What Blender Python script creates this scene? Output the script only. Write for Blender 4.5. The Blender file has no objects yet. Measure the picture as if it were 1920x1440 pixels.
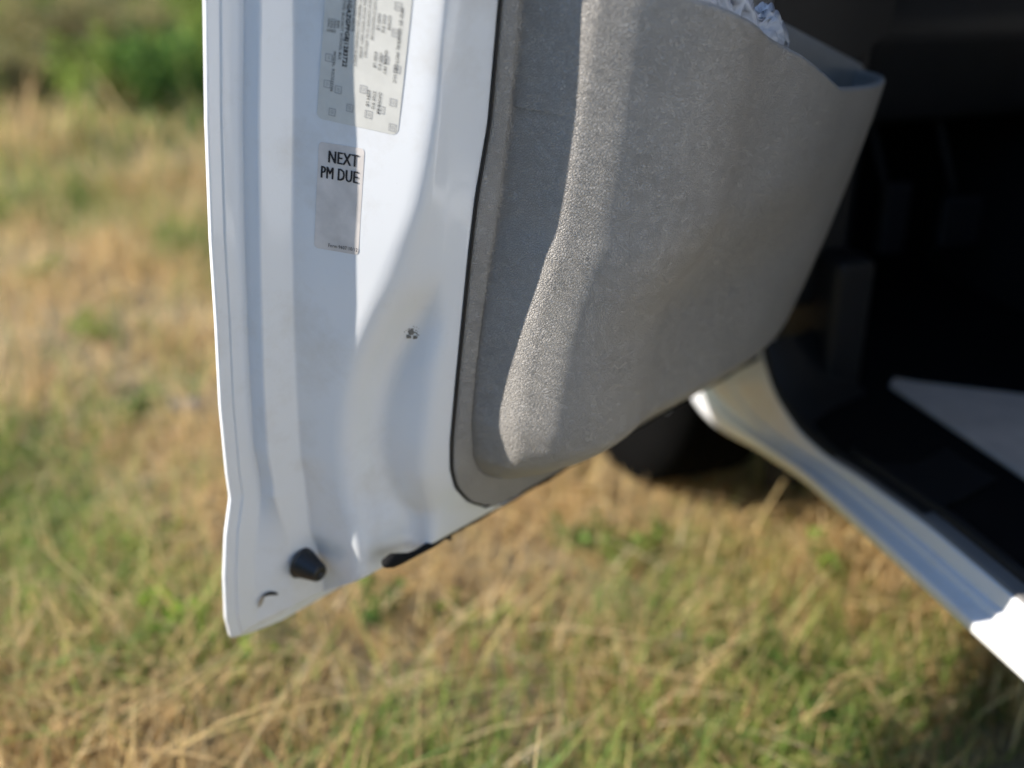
import bpy, math, random
import numpy as np
from mathutils import Vector, Matrix

# ------------------------------------------------------------------ camera, sky, sun, exposure
SC = bpy.context.scene
COL = SC.collection
R = math.radians
CAM_H, CAM_PITCH, CAM_HEADING = 1.25, R(25), R(17)
cam_d = bpy.data.cameras.new("camera"); cam = bpy.data.objects.new("camera", cam_d); COL.objects.link(cam)
cam.location = (0, 0, CAM_H)
cam.rotation_euler = (math.pi/2 - CAM_PITCH, 0, -CAM_HEADING)
cam_d.sensor_width = 36.0
cam_d.lens = 36.0*2059/1920
cam_d.clip_start = 0.02; cam_d.clip_end = 2000
cam_d.dof.use_dof = True
cam_d.dof.focus_distance = 1.05
cam_d.dof.aperture_fstop = 1.6
SC.camera = cam

SUN_ALPHA, SUN_EL = R(43), R(28)          # alpha: angle of the light's travel from the door's length towards its inner side
TH = R(59)                                 # the door stands open by this angle
EU = np.array([math.sin(TH), math.cos(TH), 0.0])     # along the door, latch end to hinges
EV = np.array([math.cos(TH), -math.sin(TH), 0.0])    # outer skin to cabin side
trav = math.cos(SUN_ALPHA)*EU + math.sin(SUN_ALPHA)*EV
to_sun = Vector((-trav[0]*math.cos(SUN_EL), -trav[1]*math.cos(SUN_EL), math.sin(SUN_EL)))
w = bpy.data.worlds.new("World"); SC.world = w; w.use_nodes = True
nt = w.node_tree; nt.nodes.clear()
sky = nt.nodes.new("ShaderNodeTexSky"); sky.sky_type = 'NISHITA'; sky.sun_disc = False
sky.sun_elevation = SUN_EL; sky.sun_rotation = math.atan2(to_sun.x, to_sun.y)
sky.air_density = 1.0; sky.dust_density = 0.0; sky.ozone_density = 4.0
bg = nt.nodes.new("ShaderNodeBackground"); bg.inputs[1].default_value = 0.15
wo = nt.nodes.new("ShaderNodeOutputWorld")
nt.links.new(sky.outputs[0], bg.inputs[0]); nt.links.new(bg.outputs[0], wo.inputs[0])
sun_d = bpy.data.lights.new("sun", 'SUN'); sun_d.energy = 4.8; sun_d.angle = R(0.5); sun_d.color = (1.0, 0.925, 0.83)
sun = bpy.data.objects.new("sun", sun_d); COL.objects.link(sun)
sun.rotation_euler = to_sun.to_track_quat('Z', 'Y').to_euler(); sun.location = (-3, 1, 6)
SC.view_settings.view_transform = 'Standard'; SC.view_settings.look = 'None'
SC.view_settings.exposure = 0.84; SC.view_settings.gamma = 1.0
SC.view_settings.use_curve_mapping = False
SC.render.engine = 'CYCLES'
SC.cycles.use_denoising = True
SC.cycles.max_bounces = 8

rng = np.random.default_rng(7)
random.seed(7)

# ------------------------------------------------------------------ helpers
def srgb(r, g, b):
    f = lambda c: (c/12.92 if c <= 0.04045 else ((c+0.055)/1.055)**2.4)
    return (f(r/255), f(g/255), f(b/255), 1)

class NT:
    """small node-tree helper for procedural materials"""
    def __init__(s, name):
        s.m = bpy.data.materials.new(name); s.m.use_nodes = True
        s.t = s.m.node_tree; s.t.nodes.clear()
        s.out = s.n("ShaderNodeOutputMaterial"); s.p = s.n("ShaderNodeBsdfPrincipled")
        s.l(s.p.outputs[0], s.out.inputs[0]); s.co = s.n("ShaderNodeTexCoord").outputs['Object']
    def n(s, k): return s.t.nodes.new(k)
    def l(s, a, b): s.t.links.new(a, b)
    def noise(s, scale, detail=4, rough=.55, co=None, dist=0.0):
        n = s.n("ShaderNodeTexNoise"); n.inputs['Scale'].default_value = scale
        n.inputs['Detail'].default_value = detail; n.inputs['Roughness'].default_value = rough
        n.inputs['Distortion'].default_value = dist
        s.l(co or s.co, n.inputs['Vector']); return n.outputs[0]
    def ramp(s, fac, stops):
        r = s.n("ShaderNodeValToRGB"); e = r.color_ramp.elements
        while len(e) < len(stops): e.new(0.5)
        for q, (p, c) in zip(e, stops):
            q.position = p; q.color = c if len(c) == 4 else (*c, 1)
        s.l(fac, r.inputs[0]); return r.outputs[0]
    def mix(s, fac, a, b):
        m = s.n("ShaderNodeMix"); m.data_type = 'RGBA'
        if isinstance(fac, (int, float)): m.inputs[0].default_value = fac
        else: s.l(fac, m.inputs[0])
        for v, i in ((a, 6), (b, 7)):
            if isinstance(v, tuple): m.inputs[i].default_value = v if len(v) == 4 else (*v, 1)
            else: s.l(v, m.inputs[i])
        return m.outputs[2]
    def bump(s, h, dist, strength=1.0):
        b = s.n("ShaderNodeBump"); b.inputs['Distance'].default_value = dist; b.inputs['Strength'].default_value = strength
        s.l(h, b.inputs['Height']); s.l(b.outputs[0], s.p.inputs['Normal']); return b
    def set(s, **k):
        for a, v in k.items():
            i = s.p.inputs[a.replace('_', ' ')]
            if hasattr(v, 'is_linked'): s.l(v, i)
            else: i.default_value = v
        return s

def simple(name, col, rough=.5, var=.12, scale=20, bump=0.0, bscale=200, metal=0.0, coat=0.0, spec=0.5):
    t = NT(name)
    lo = tuple(c*(1-var) for c in col[:3]); hi = tuple(min(1, c*(1+var)) for c in col[:3])
    t.set(Base_Color=t.ramp(t.noise(scale), [(.3, lo), (.7, hi)]), Roughness=rough, Metallic=metal)
    t.p.inputs['Coat Weight'].default_value = coat; t.p.inputs['Coat Roughness'].default_value = .04
    t.p.inputs['Specular IOR Level'].default_value = spec
    if bump: t.bump(t.noise(bscale, 3), bump)
    return t.m

def paint(name, coat=.9):
    t = NT(name)
    dirt = t.noise(9, 8, .7)
    fine = t.noise(240, 3, .6)
    base = t.mix(t.ramp(dirt, [(.50, (0, 0, 0)), (.78, (1, 1, 1))]), (.75, .775, .805), (.64, .635, .62))
    specks = t.ramp(fine, [(.74, (0, 0, 0)), (.80, (1, 1, 1))])
    base = t.mix(specks, base, (.56, .56, .55))
    t.set(Base_Color=base, Roughness=.38)
    t.p.inputs['Coat Weight'].default_value = coat; t.p.inputs['Coat Roughness'].default_value = .09
    t.bump(t.noise(420, 2), .00005)
    return t.m

def leather(name, col):
    """grained door vinyl"""
    t = NT(name)
    d = t.noise(45, 3, .6)
    mv = t.n("ShaderNodeVectorMath"); mv.operation = 'MULTIPLY_ADD'
    cmb = t.n("ShaderNodeTexNoise"); cmb.inputs['Scale'].default_value = 60; cmb.inputs['Detail'].default_value = 3
    t.l(t.co, cmb.inputs['Vector']); t.l(cmb.outputs[1], mv.inputs[0]); mv.inputs[1].default_value = (.012, .012, .012); t.l(t.co, mv.inputs[2])
    v = t.n("ShaderNodeTexVoronoi"); v.feature = 'DISTANCE_TO_EDGE'; v.inputs['Scale'].default_value = 400
    t.l(mv.outputs[0], v.inputs['Vector'])
    h1 = t.ramp(v.outputs['Distance'], [(0.0, (0, 0, 0)), (.22, (1, 1, 1))])
    h2 = t.noise(900, 3, .6, co=mv.outputs[0])
    h = t.mix(.18, h1, h2)
    big = t.noise(7, 6, .65)
    lo = tuple(c*.88 for c in col); hi = tuple(c*1.10 for c in col)
    dust = t.ramp(t.noise(30, 8, .75), [(.60, (0, 0, 0)), (.82, (.35, .35, .35))])
    t.set(Base_Color=t.mix(dust, t.ramp(big, [(.3, lo), (.7, hi)]), (.47, .45, .42)), Roughness=.55)
    t.p.inputs['Specular IOR Level'].default_value = .32
    t.bump(h, .0010, 1.0)
    return t.m

def mesh(name, verts, faces, mat=None, parent=None, smooth=True):
    me = bpy.data.meshes.new(name)
    me.from_pydata([tuple(map(float, v)) for v in verts], [], [tuple(map(int, f)) for f in faces]); me.update()
    if smooth: me.polygons.foreach_set("use_smooth", [True]*len(me.polygons))
    o = bpy.data.objects.new(name, me); COL.objects.link(o)
    if mat: me.materials.append(mat)
    if parent: o.parent = parent
    return o

def grid(name, P, mat, parent=None, closed=False, extra=None, flip=False):
    """P: rows x cols x 3"""
    r, c, _ = P.shape
    idx = np.arange(r*c).reshape(r, c)
    if closed: nxt = np.roll(idx, -1, 1)
    else: nxt = idx[:, 1:]; idx_ = idx[:, :-1]
    if closed: idx_ = idx
    f = np.stack([idx_[:-1], nxt[:-1], nxt[1:], idx_[1:]], -1).reshape(-1, 4)
    if flip: f = f[:, ::-1]
    f = [tuple(q) for q in f]
    if extra: f += extra(idx)
    return mesh(name, P.reshape(-1, 3), f, mat, parent)

def tag(o, label=None, cat=None, group=None, kind=None):
    for k, v in (("label", label), ("category", cat), ("group", group), ("kind", kind)):
        if v: o[k] = v
    return o

def empty(name, loc=(0, 0, 0), rz=0):
    o = bpy.data.objects.new(name, None); COL.objects.link(o); o.location = loc; o.rotation_euler = (0, 0, rz); return o

def box_data(x0, x1, y0, y1, z0, z1):
    v = [(x, y, z) for z in (z0, z1) for y in (y0, y1) for x in (x0, x1)]
    f = [(0, 2, 3, 1), (4, 5, 7, 6), (0, 1, 5, 4), (2, 6, 7, 3), (0, 4, 6, 2), (1, 3, 7, 5)]
    return v, f

def bevel(o, wdt, seg=3):
    m = o.modifiers.new("bevel", 'BEVEL'); m.width = wdt; m.segments = seg; m.limit_method = 'ANGLE'
    return o

def box(name, b, mat, parent=None, bev=0.0):
    o = mesh(name, *box_data(*b), mat, parent, smooth=False)
    if bev: bevel(o, bev)
    return o

def tube(name, pts, rad, mat, parent=None, seg=10, flat=None):
    pts = np.asarray(pts, float); n = len(pts)
    rad = np.broadcast_to(np.asarray(rad, float), (n,))
    tg = np.gradient(pts, axis=0); tg /= np.linalg.norm(tg, axis=1)[:, None] + 1e-12
    up = np.array([0, 0, 1.0]) if abs(tg[:, 2]).mean() < .8 else np.array([0, 1.0, 0])
    a = np.cross(tg, up); a /= np.linalg.norm(a, axis=1)[:, None] + 1e-12
    b = np.cross(a, tg)
    th = np.linspace(0, 2*math.pi, seg, endpoint=False)
    P = pts[:, None] + rad[:, None, None]*(a[:, None]*np.cos(th)[None, :, None] + b[:, None]*np.sin(th)[None, :, None])
    caps = lambda idx: [tuple(idx[0, ::-1]), tuple(idx[-1])]
    return grid(name, P, mat, parent, closed=True, extra=lambda idx: [tuple(int(i) for i in idx[0][::-1]), tuple(int(i) for i in idx[-1])])

def lathe(name, prof, axis_o, ax, mat, parent=None, seg=40):
    """prof: (radius, height) along axis ax from axis_o"""
    ax = np.asarray(ax, float); ax /= np.linalg.norm(ax)
    a = np.cross(ax, [0, 0, 1.0]);
    if np.linalg.norm(a) < .1: a = np.cross(ax, [0, 1.0, 0])
    a /= np.linalg.norm(a); b = np.cross(ax, a)
    th = np.linspace(0, 2*math.pi, seg, endpoint=False)
    P = np.array([[np.asarray(axis_o) + ax*h + r*(a*math.cos(t) + b*math.sin(t)) for t in th] for r, h in prof])
    return grid(name, P, mat, parent, closed=True)

def S(x):
    x = np.clip(x, 0, 1); return x*x*(3-2*x)

def profile(ctrl, nf=6):
    """rounded section lines: ctrl is a list of (points rows x 2, radius, samples on the way to the next corner)"""
    P = [np.asarray(c[0], float) for c in ctrl]; out = []
    n = len(P)
    rad = [c[1] for c in ctrl]
    A, B = [None]*n, [None]*n
    for k in range(n):
        if k in (0, n-1): A[k] = B[k] = P[k]; continue
        d0 = P[k-1]-P[k]; d1 = P[k+1]-P[k]
        l0 = np.linalg.norm(d0, axis=1)[:, None]+1e-9; l1 = np.linalg.norm(d1, axis=1)[:, None]+1e-9
        A[k] = P[k] + d0/l0*np.minimum(rad[k], .46*l0); B[k] = P[k] + d1/l1*np.minimum(rad[k], .46*l1)
    for k in range(n):
        if k in (0, n-1): out.append(P[k])
        else:
            for t in np.linspace(0, 1, nf):
                out.append((1-t)**2*A[k] + 2*t*(1-t)*P[k] + t*t*B[k])
        if k < n-1:
            m = ctrl[k][2]
            for t in np.linspace(0, 1, m+2)[1:-1]:
                out.append(B[k]*(1-t) + A[k+1]*t)
    return np.stack(out, 1)       # rows x samples x 2

# ------------------------------------------------------------------ materials
M_white = paint("white_paint")
M_trim = leather("grey_vinyl", (.385, .367, .342))
M_trim_dark = leather("dark_grey_vinyl", (.060, .058, .056))
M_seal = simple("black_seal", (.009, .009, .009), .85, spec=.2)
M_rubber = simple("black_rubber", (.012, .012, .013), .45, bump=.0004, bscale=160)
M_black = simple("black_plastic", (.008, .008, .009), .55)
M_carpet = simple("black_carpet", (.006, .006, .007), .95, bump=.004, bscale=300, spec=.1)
M_mat = simple("grey_mat", (.56, .49, .43), .8, bump=.001, bscale=200)
M_label = simple("silver_label", (.60, .60, .565), .42, var=.05, scale=60)
M_label2 = simple("worn_label", (.64, .60, .57), .55, var=.12, scale=45)
M_ink = simple("black_ink", (.015, .015, .02), .6)
M_ink_faint = simple("faint_ink", (.36, .36, .36), .6)
M_glass = simple("dark_glass", (.01, .012, .012), .05)
M_metal = simple("grey_metal", (.35, .35, .36), .35, metal=1.0)
M_greyplastic = simple("dark_grey_plastic", (.015, .015, .016), .5, bump=.0003)

# ------------------------------------------------------------------ the ground
def patch(x, y):
    """green share of the grass, 0 dry to 1 green"""
    f = (np.sin(1.7*x+.6)*np.cos(1.3*y-.4) + .7*np.sin(3.9*x-1.9*y+1.0) + .6*np.cos(2.6*y+3.1*x+2.0) + .5*np.sin(7.3*x+5.1*y) + .4*np.cos(11.0*y-6.7*x))
    return S((f+1.0)/2.6)
def bumps(x, y):
    return .02*np.sin(1.9*x+.3)*np.cos(1.5*y) + .012*np.sin(4.1*x-2.7*y) + .006*np.sin(9*x+7*y)

t = NT("soil_and_thatch")
col = t.mix(t.ramp(t.noise(1.3, 6, .65), [(.40, (0, 0, 0)), (.62, (1, 1, 1))]), (.60, .48, .31), (.42, .40, .18))
col = t.mix(t.ramp(t.noise(38, 8, .8), [(.42, (0, 0, 0)), (.60, (1, 1, 1))]), (.42, .32, .21), col)
t.set(Base_Color=col, Roughness=.95); t.p.inputs['Specular IOR Level'].default_value = .1
t.bump(t.noise(60, 6, .75), .03)
M_soil = t.m
g1 = np.concatenate([-np.geomspace(6, 400, 14)[::-1], np.linspace(-5.5, 5.5, 111), np.geomspace(6, 400, 14)])
g2 = np.concatenate([-np.geomspace(3, 400, 14)[::-1], np.linspace(-2.5, 15, 151), np.geomspace(16, 400, 14)])
GX, GY = np.meshgrid(g1, g2)
fall = np.clip(1-(np.hypot(GX, GY-5)-8)/8, 0, 1)
tag(grid("ground", np.stack([GX, GY, bumps(GX, GY)*fall], -1), M_soil), kind="structure")

# ------------------------------------------------------------------ the van door
# section lines of the door: (height, distance from the latch end, depth from the outer skin) in metres
HEM = [(-0.0071, 0.0041, -0.005), (0.0271, -0.0011, -0.005), (0.0862, 0.0004, -0.005), (0.1408, 0.0059, -0.005), (0.1854, 0.0148, -0.005), (0.219, 0.0121, -0.005), (0.3019, 0.0093, -0.005), (0.3961, 0.0104, -0.005), (0.4841, 0.0091, -0.0033), (0.5984, 0.011, -0.0012), (0.7007, 0.0167, -0.0012)]
STEP = [(0.0249, 0.0365, 0.004), (0.0598, 0.0344, 0.004), (0.1058, 0.0381, 0.004), (0.1383, 0.0425, 0.004), (0.1733, 0.0491, 0.004), (0.2015, 0.0489, 0.004), (0.241, 0.043, 0.004), (0.3321, 0.0413, 0.004), (0.4776, 0.043, 0.004), (0.5937, 0.0466, 0.004), (0.6983, 0.0533, 0.004)]
BAND = [(0.0559, 0.0713, 0.026), (0.1016, 0.0703, 0.026), (0.1324, 0.0637, 0.026), (0.164, 0.0553, 0.026), (0.1945, 0.0457, 0.026), (0.229, 0.0402, 0.026), (0.2768, 0.0394, 0.026), (0.3399, 0.0389, 0.026), (0.4829, 0.0403, 0.026), (0.5967, 0.0467, 0.026), (0.6998, 0.0531, 0.026)]
CREASE = [(0.062, 0.1104, 0.034), (0.0939, 0.1014, 0.034), (0.1173, 0.0925, 0.034), (0.1631, 0.0888, 0.034), (0.2078, 0.0838, 0.034), (0.223, 0.0805, 0.034), (0.297, 0.0781, 0.034), (0.3663, 0.0764, 0.034), (0.4759, 0.0768, 0.034), (0.6288, 0.0828, 0.034), (0.6981, 0.0841, 0.034)]
RIDGE_A = [(0.1174, 0.1106, 0.1032), (0.1478, 0.1074, 0.0959), (0.1787, 0.104, 0.0881), (0.2416, 0.1022, 0.0839), (0.299, 0.1038, 0.0878), (0.3479, 0.1078, 0.0969), (0.3941, 0.1142, 0.1115), (0.4591, 0.1238, 0.1336), (0.5145, 0.1325, 0.1534), (0.5655, 0.1357, 0.1607), (0.6137, 0.1375, 0.1648), (0.7029, 0.1376, 0.1651)]
RIDGE_B = [(0.1378, 0.1793, 0.106), (0.1655, 0.1597, 0.096), (0.2126, 0.1472, 0.09), (0.2616, 0.1435, 0.0895), (0.3188, 0.1474, 0.0955), (0.3572, 0.1549, 0.109), (0.4031, 0.1592, 0.13), (0.435, 0.1585, 0.1525), (0.5102, 0.1569, 0.159), (0.5628, 0.1522, 0.1625), (0.6123, 0.1483, 0.166), (0.7029, 0.1414, 0.1695)]
LIP = [(0.1442, 0.1873, 0.1366), (0.2013, 0.1643, 0.1404), (0.2396, 0.16, 0.1429), (0.2974, 0.1612, 0.1467), (0.3518, 0.1624, 0.1503), (0.3927, 0.1678, 0.153), (0.4817, 0.1652, 0.1589), (0.5617, 0.1595, 0.1642), (0.611, 0.1583, 0.1674), (0.7023, 0.1527, 0.1735)]
EDGE = [(0.126, 0.2593, 0.1498), (0.1448, 0.2298, 0.1507), (0.177, 0.2041, 0.1524), (0.2073, 0.1929, 0.154), (0.2441, 0.1885, 0.1559), (0.3174, 0.1876, 0.1597), (0.3919, 0.1875, 0.1636), (0.4616, 0.1875, 0.1672), (0.5213, 0.1889, 0.1703), (0.5918, 0.1961, 0.174), (0.6997, 0.1934, 0.1796)]
RIM = [(0.1425, 0.3218, 0.1725), (0.1619, 0.2724, 0.1732), (0.1831, 0.2371, 0.174), (0.2147, 0.2157, 0.1752), (0.2671, 0.205, 0.1771), (0.335, 0.2036, 0.1797), (0.3985, 0.204, 0.1821), (0.4683, 0.2053, 0.1847), (0.4934, 0.2086, 0.1856), (0.6065, 0.2096, 0.1899), (0.6996, 0.2071, 0.1934)]

LEAN = 0.10       # the side leans in towards the roof
def SH(z): return .052*(np.minimum(z, .70)-.65)      # the cabin side leans in a little more than the skin
DOOR_O = np.array([-0.012, 1.074, 0.45])
def tab(T, z):
    T = np.array(T); return np.interp(z, T[:, 0], T[:, 1]), np.interp(z, T[:, 0], T[:, 2])
def soft(a, n):
    k = np.exp(-np.linspace(-2, 2, 2*n+1)**2); k /= k.sum()
    return np.convolve(np.pad(a, n, mode='edge'), k, 'valid')
def W(u, v, z):
    """door section coordinates (u from latch end to hinges, v from outer skin to cabin) to door-local metres"""
    return np.stack(np.broadcast_arrays(v + LEAN*np.asarray(z), u, z), -1)

van = empty("white_van")
tag(van, "white passenger van standing on dry grass with its front door swung open", "van")

rows_z = np.concatenate([np.linspace(-.018, 0.30, 130), np.linspace(.303, .86, 130)])
def line(T, n=4, du=0.0):
    u, v = tab(T, rows_z); return np.stack([soft(u, n)+du, soft(v, n)], 1)
HV = line(HEM, 6)[:, 1]                        # how far the hem stands off the section's zero plane
hem = line([(-.018, .062, 0), (-.013, .029, 0), (-.008, .015, 0)]+HEM, 2)
step = line(STEP, 5); band = line(BAND, 5); crease = line(CREASE, 5)
ra = line(RIDGE_A, 9); rb = line(RIDGE_B, 9); lip = line(LIP, 7); edge = line([(.098, .36, .15), (.112, .29, .15)]+EDGE, 4)
rb[:, 0] = np.maximum(rb[:, 0], ra[:, 0]+.004); lip[:, 0] = np.maximum(lip[:, 0], rb[:, 0]+.006)
edge[:, 0] = np.maximum(edge[:, 0], lip[:, 0]+.012)
low = S((.06-rows_z)/.07)                    # towards the bottom hem everything flattens into the flange
step[:, 0] = np.maximum(step[:, 0], hem[:, 0]+.018); band[:, 0] = np.maximum(band[:, 0], step[:, 0]+.001)
crease[:, 0] = np.maximum(crease[:, 0], band[:, 0]+.010)
n = len(rows_z); cst = lambda u, v: np.stack([np.full(n, u), np.full(n, v)], 1)
def offv(a, du, v): return np.stack([a[:, 0]+du, v], 1)
def off(a, du, v): return np.stack([a[:, 0]+du, np.full(n, v)], 1)
shc = np.stack([0*rows_z, SH(rows_z)], 1)
PANEL_CTRL = [
    (cst(1.03, -.009), 0, 10), (cst(.5, -.010), .05, 10), (offv(hem, .012, HV-.0045), .002, 2),
    (offv(hem, 0, HV-.0045), .003, 0), (offv(hem, 0, HV+.0025), .0022, 0), (offv(hem, .0125, HV+.0038), .001, 0), (offv(hem, .0135, np.maximum(HV+.0064, -.0014)), .0012, 1),
    (step, .0022, 3), (band, .0032, 3), (crease, .0022, 26), (ra, .016, 5), (rb, .015, 7), (lip, .012, 4), (edge, .004, 1),
    (off(edge, .004, .130)+shc, .002, 12), (cst(.965, .130)+shc, .01, 4), (cst(.975, .155)+shc, .01, 2), (cst(1.00, .145)+shc, .02, 3), (cst(1.03, .05), .02, 3), (cst(1.03, -.009), 0, 0)]
sec = profile(PANEL_CTRL)
def pinch(v, z):
    lim = -.0005 + np.maximum(0, z+.004)*1.31
    k = .003; h = np.clip(.5+.5*(lim-v)/k, 0, 1)
    return np.where(v > -.0015, lim*(1-h)+v*h-k*h*(1-h), v)
UU = sec[..., 0]; VV = pinch(sec[..., 1], rows_z[:, None])
ZZ = np.repeat(rows_z[:, None], UU.shape[1], 1)
def cap_top(idx): return [tuple(int(i) for i in idx[-1])]
door = grid("door", W(UU, VV, ZZ), M_white, van, extra=cap_top)
door.location = DOOR_O; door.rotation_euler = (0, 0, -TH)
tag(door, "open white front door of the van seen from its latch end")

def at(u, v, z): return tuple(float(c) for c in W(u, v, z))
def tb(T, z): a, b = tab(T, z); return float(a), float(b)

# --- trim panel
def rim_top(u):
    return np.interp(u, [0, .18, .275, .485, .605, .72, .95], [.84, .738, .704, .633, .583, .570, .552])
def trim_surface():
    nz = 190; ZB = .119
    tt = np.linspace(0, 1, nz)
    cols = None
    # section lines at dense z, then resample every column up to its own rim height
    z = np.linspace(ZB, .86, 240); m = len(z)
    def L(T, k): u, v = tab(T, z); return soft(u, k), soft(v, k)
    eu, _ = L([(.098, .36, .15), (.112, .29, .15)]+EDGE, 4)
    ru, _ = L([(.112, .36, .17)]+RIM, 5)
    ru = np.maximum(ru, eu+.010)
    g = S((z-.119)/.13)                         # swell of the panel above its bottom edge
    up = S((z-.36)/.14)
    sh = SH(z)
    ue = soft(np.interp(z, [.119, .168, .212, .286, .362, .435, .527, .86], [.862, .848, .850, .880, .904, .918, .930, .930]), 8)
    mixu = lambda a_, b_: ru + a_ + (b_-a_)*up
    mixv = lambda a_, b_: .182 + (a_-.182+(b_-a_)*up)*g
    up2 = S((z-.15)/.55); mixw = lambda a_, b_: .182 + (a_-.182+(b_-a_)*up2)*g
    st = lambda u, v: np.stack(np.broadcast_arrays(u, v+sh, z)[:2], 1)
    ctrl = [(st(eu+.0015, .145+0*z), 0, 1), (st(eu+.0015, .1800+0*z), .004, 1), (st(ru, mixv(.1885, .1900)), .007, 1), (st(mixu(.0025, .004), mixv(.184, .184)), .004, 1), (st(mixu(.0035, .008), mixv(.184, .186)), .005, 2),
            (st(mixu(.011, .0145), mixv(.242, .256)), .010, 3), (st(mixu(.038, .048), mixv(.284, .298)), .032, 4), (st(mixu(.073, .095), mixv(.302, .331)), .05, 4), (st(mixu(.125, .155), mixv(.305, .338)), .04, 3), (st(mixu(.195, .215), mixv(.290, .320)), .040, 4), (st(mixu(.28, .30), mixv(.297, .328)), .05, 10),
            (st(ue-.20, mixw(.292, .316)), .06, 4), (st(ue-.080, mixw(.256, .272)), .05, 3), (st(ue, .176+0*z), .02, 2), (st(ue, .150+0*z), 0, 0)]
    sec = profile(ctrl, 9)
    U = sec[..., 0]; V = sec[..., 1]
    nc = U.shape[1]
    OU = np.zeros((nz, nc)); OV = np.zeros((nz, nc)); OZ = np.zeros((nz, nc))
    for c in range(nc):
        zt = .7
        for _ in range(12): zt = .5*zt + .5*float(rim_top(np.interp(zt, z, U[:, c])))
        zz = ZB + (zt-ZB)*tt
        OU[:, c] = np.interp(zz, z, U[:, c]); OV[:, c] = np.interp(zz, z, V[:, c]); OZ[:, c] = zz
    return OU, OV, OZ
TU, TV, TZ = trim_surface()
def add_rows(U, V, Z):
    b1 = (U[0], V[0]-.004, Z[0]-.0015); b2 = (U[0], np.minimum(V[0], .145), Z[0]+.001)
    t1 = (U[-1], V[-1]-.0028, Z[-1]+.0034); t2 = (U[-1], V[-1]-.0090, Z[-1]+.0030); t3 = (U[-1], V[-1]-.0125, Z[-1]-.003); t4 = (U[-1], np.maximum(V[-1]-.018, .16), Z[-1]-.12)
    return [np.vstack([b2[i], b1[i], (U, V, Z)[i], t1[i], t2[i], t3[i], t4[i]]) for i in range(3)]
a = add_rows(TU, TV, TZ)
grid("trim_panel", W(*a), M_trim, door)
door.children[-1]["label"] = "swelling grey grained vinyl lining with a map pocket"
# black gasket along the edge of the trim
zz = np.linspace(.125, .85, 90)
eu = soft(tab([(.098, .36, .15), (.112, .29, .15)]+EDGE, zz)[0], 2)
gp = [at(.34, .1785+SH(.116), .116), at(.30, .1785+SH(.118), .118)] + [at(float(u)-.0002, .1785+SH(float(q)), float(q)) for u, q in zip(eu, zz)]
tube("trim_gasket", gp, .0014, M_black, door, 6)
# back of the map pocket, upper lining, black shade panel
uu = np.linspace(.26, .965, 60)
top = np.interp(uu, [.24, .50, .655, .965], [.86, .705, .646, .548])
P = []
for f, v in ((0, .197), (.5, .198), (.93, .200), (.985, .199), (1.0, .196), (1.0, .180)):
    P.append(W(uu, v+0*uu - .03*S((uu-.915)/.04), .36 + (top-.36)*f))
grid("pocket_back", np.array(P), M_trim, door)
P = []
for v, du in ((.150, 0), (.175, 0), (.181, -.006), (.181, -.3)):
    P.append(W(np.full(12, .675)+du, np.full(12, v), np.linspace(.50, .86, 12)))
grid("upper_lining", np.array(P).transpose(1, 0, 2)[:, ::-1], M_trim, door)
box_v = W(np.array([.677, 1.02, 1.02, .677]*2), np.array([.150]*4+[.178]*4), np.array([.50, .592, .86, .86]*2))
g = mesh("lining_shade_panel", box_v, [(0, 1, 2, 3), (7, 6, 5, 4), (0, 4, 5, 1), (1, 5, 6, 2), (2, 6, 7, 3), (3, 7, 4, 0)], M_black, door, smooth=False)  # plain black panel: shade over the lining's front end, put in as colour
# weatherstrip hanging below the inner panel
su = np.linspace(0.1188, .95, 70)
sp = [at(float(u), .1305, 0.0997 - .0035 + .0007*math.sin(u*60) + .010*float(S((0.1188+.045-u)/.05))) for u in su]
sr = .0042 + .0042*S((0.1188+.050-su)/.045)*(1-.9*S((0.1188+.012-su)/.012)) - .0006*np.sin(su*90)
tube("weatherstrip", sp, sr, M_seal, door, 10)
uc = 0.1188+.10
tube("weatherstrip_clip", [at(uc, .129, 0.0997-.006), at(uc+.003, .130, 0.0997-.011), at(uc+.007, .130, 0.0997-.0135)], [.003, .0032, .0015], M_rubber, door, 8)

# --- rubber bumper
prof = [(.0001, 0), (.0192, 0), (.0196, .0012), (.0188, .0026), (.0172, .0032), (.0172, .0050), (.0166, .0062), (.0108, .0285), (.0092, .0305), (.0056, .0307), (.0052, .0300), (.0034, .0300), (.0033, .0240), (.0001, .0240)]
lathe("rubber_bumper", prof, at(0.0825, .0300, 0.0794), (1, 0.10, -.12), M_rubber, door, 40)
# --- drain slot with its bent lip, and sealant in the corner
def flange_v(u, z):
    i = int(np.argmin(abs(rows_z-z))); k0 = 40; ks = [k for k in range(20, UU.shape[1]) if VV[i, k] > -.003 and UU[i, k] < .12 and VV[i, k] < .06]
    us = UU[i, ks]; o_ = np.argsort(us); return float(np.interp(u, us[o_], VV[i, ks][o_]))
def disc_strip(name, pts, wid, lift, mat):
    """flat curved leaf lying on the flange, pts: (u, z), widest in the middle"""
    P = []; m_ = len(pts)
    for i_, (u_, z_) in enumerate(pts):
        a_ = np.array(pts[min(i_+1, m_-1)])-np.array(pts[max(i_-1, 0)]); a_ = a_/np.linalg.norm(a_); nn = np.array([-a_[1], a_[0]])
        w_ = wid*math.sin(math.pi*(i_+.35)/(m_-.3))**.6
        P.append([at(u_+nn[0]*w_*k, flange_v(u_, z_)+lift+.0010*(1-abs(k)), z_+nn[1]*w_*k) for k in (-1, -.4, .4, 1)])
    return grid(name, np.array(P), mat, door)
arc = [(.0405, .0395), (.0425, .0425), (.0455, .0442), (.0490, .0445), (.0525, .0435), (.0560, .0415)]
disc_strip("drain_slot", arc, .0029, .0016, M_black)
lv = []
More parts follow.
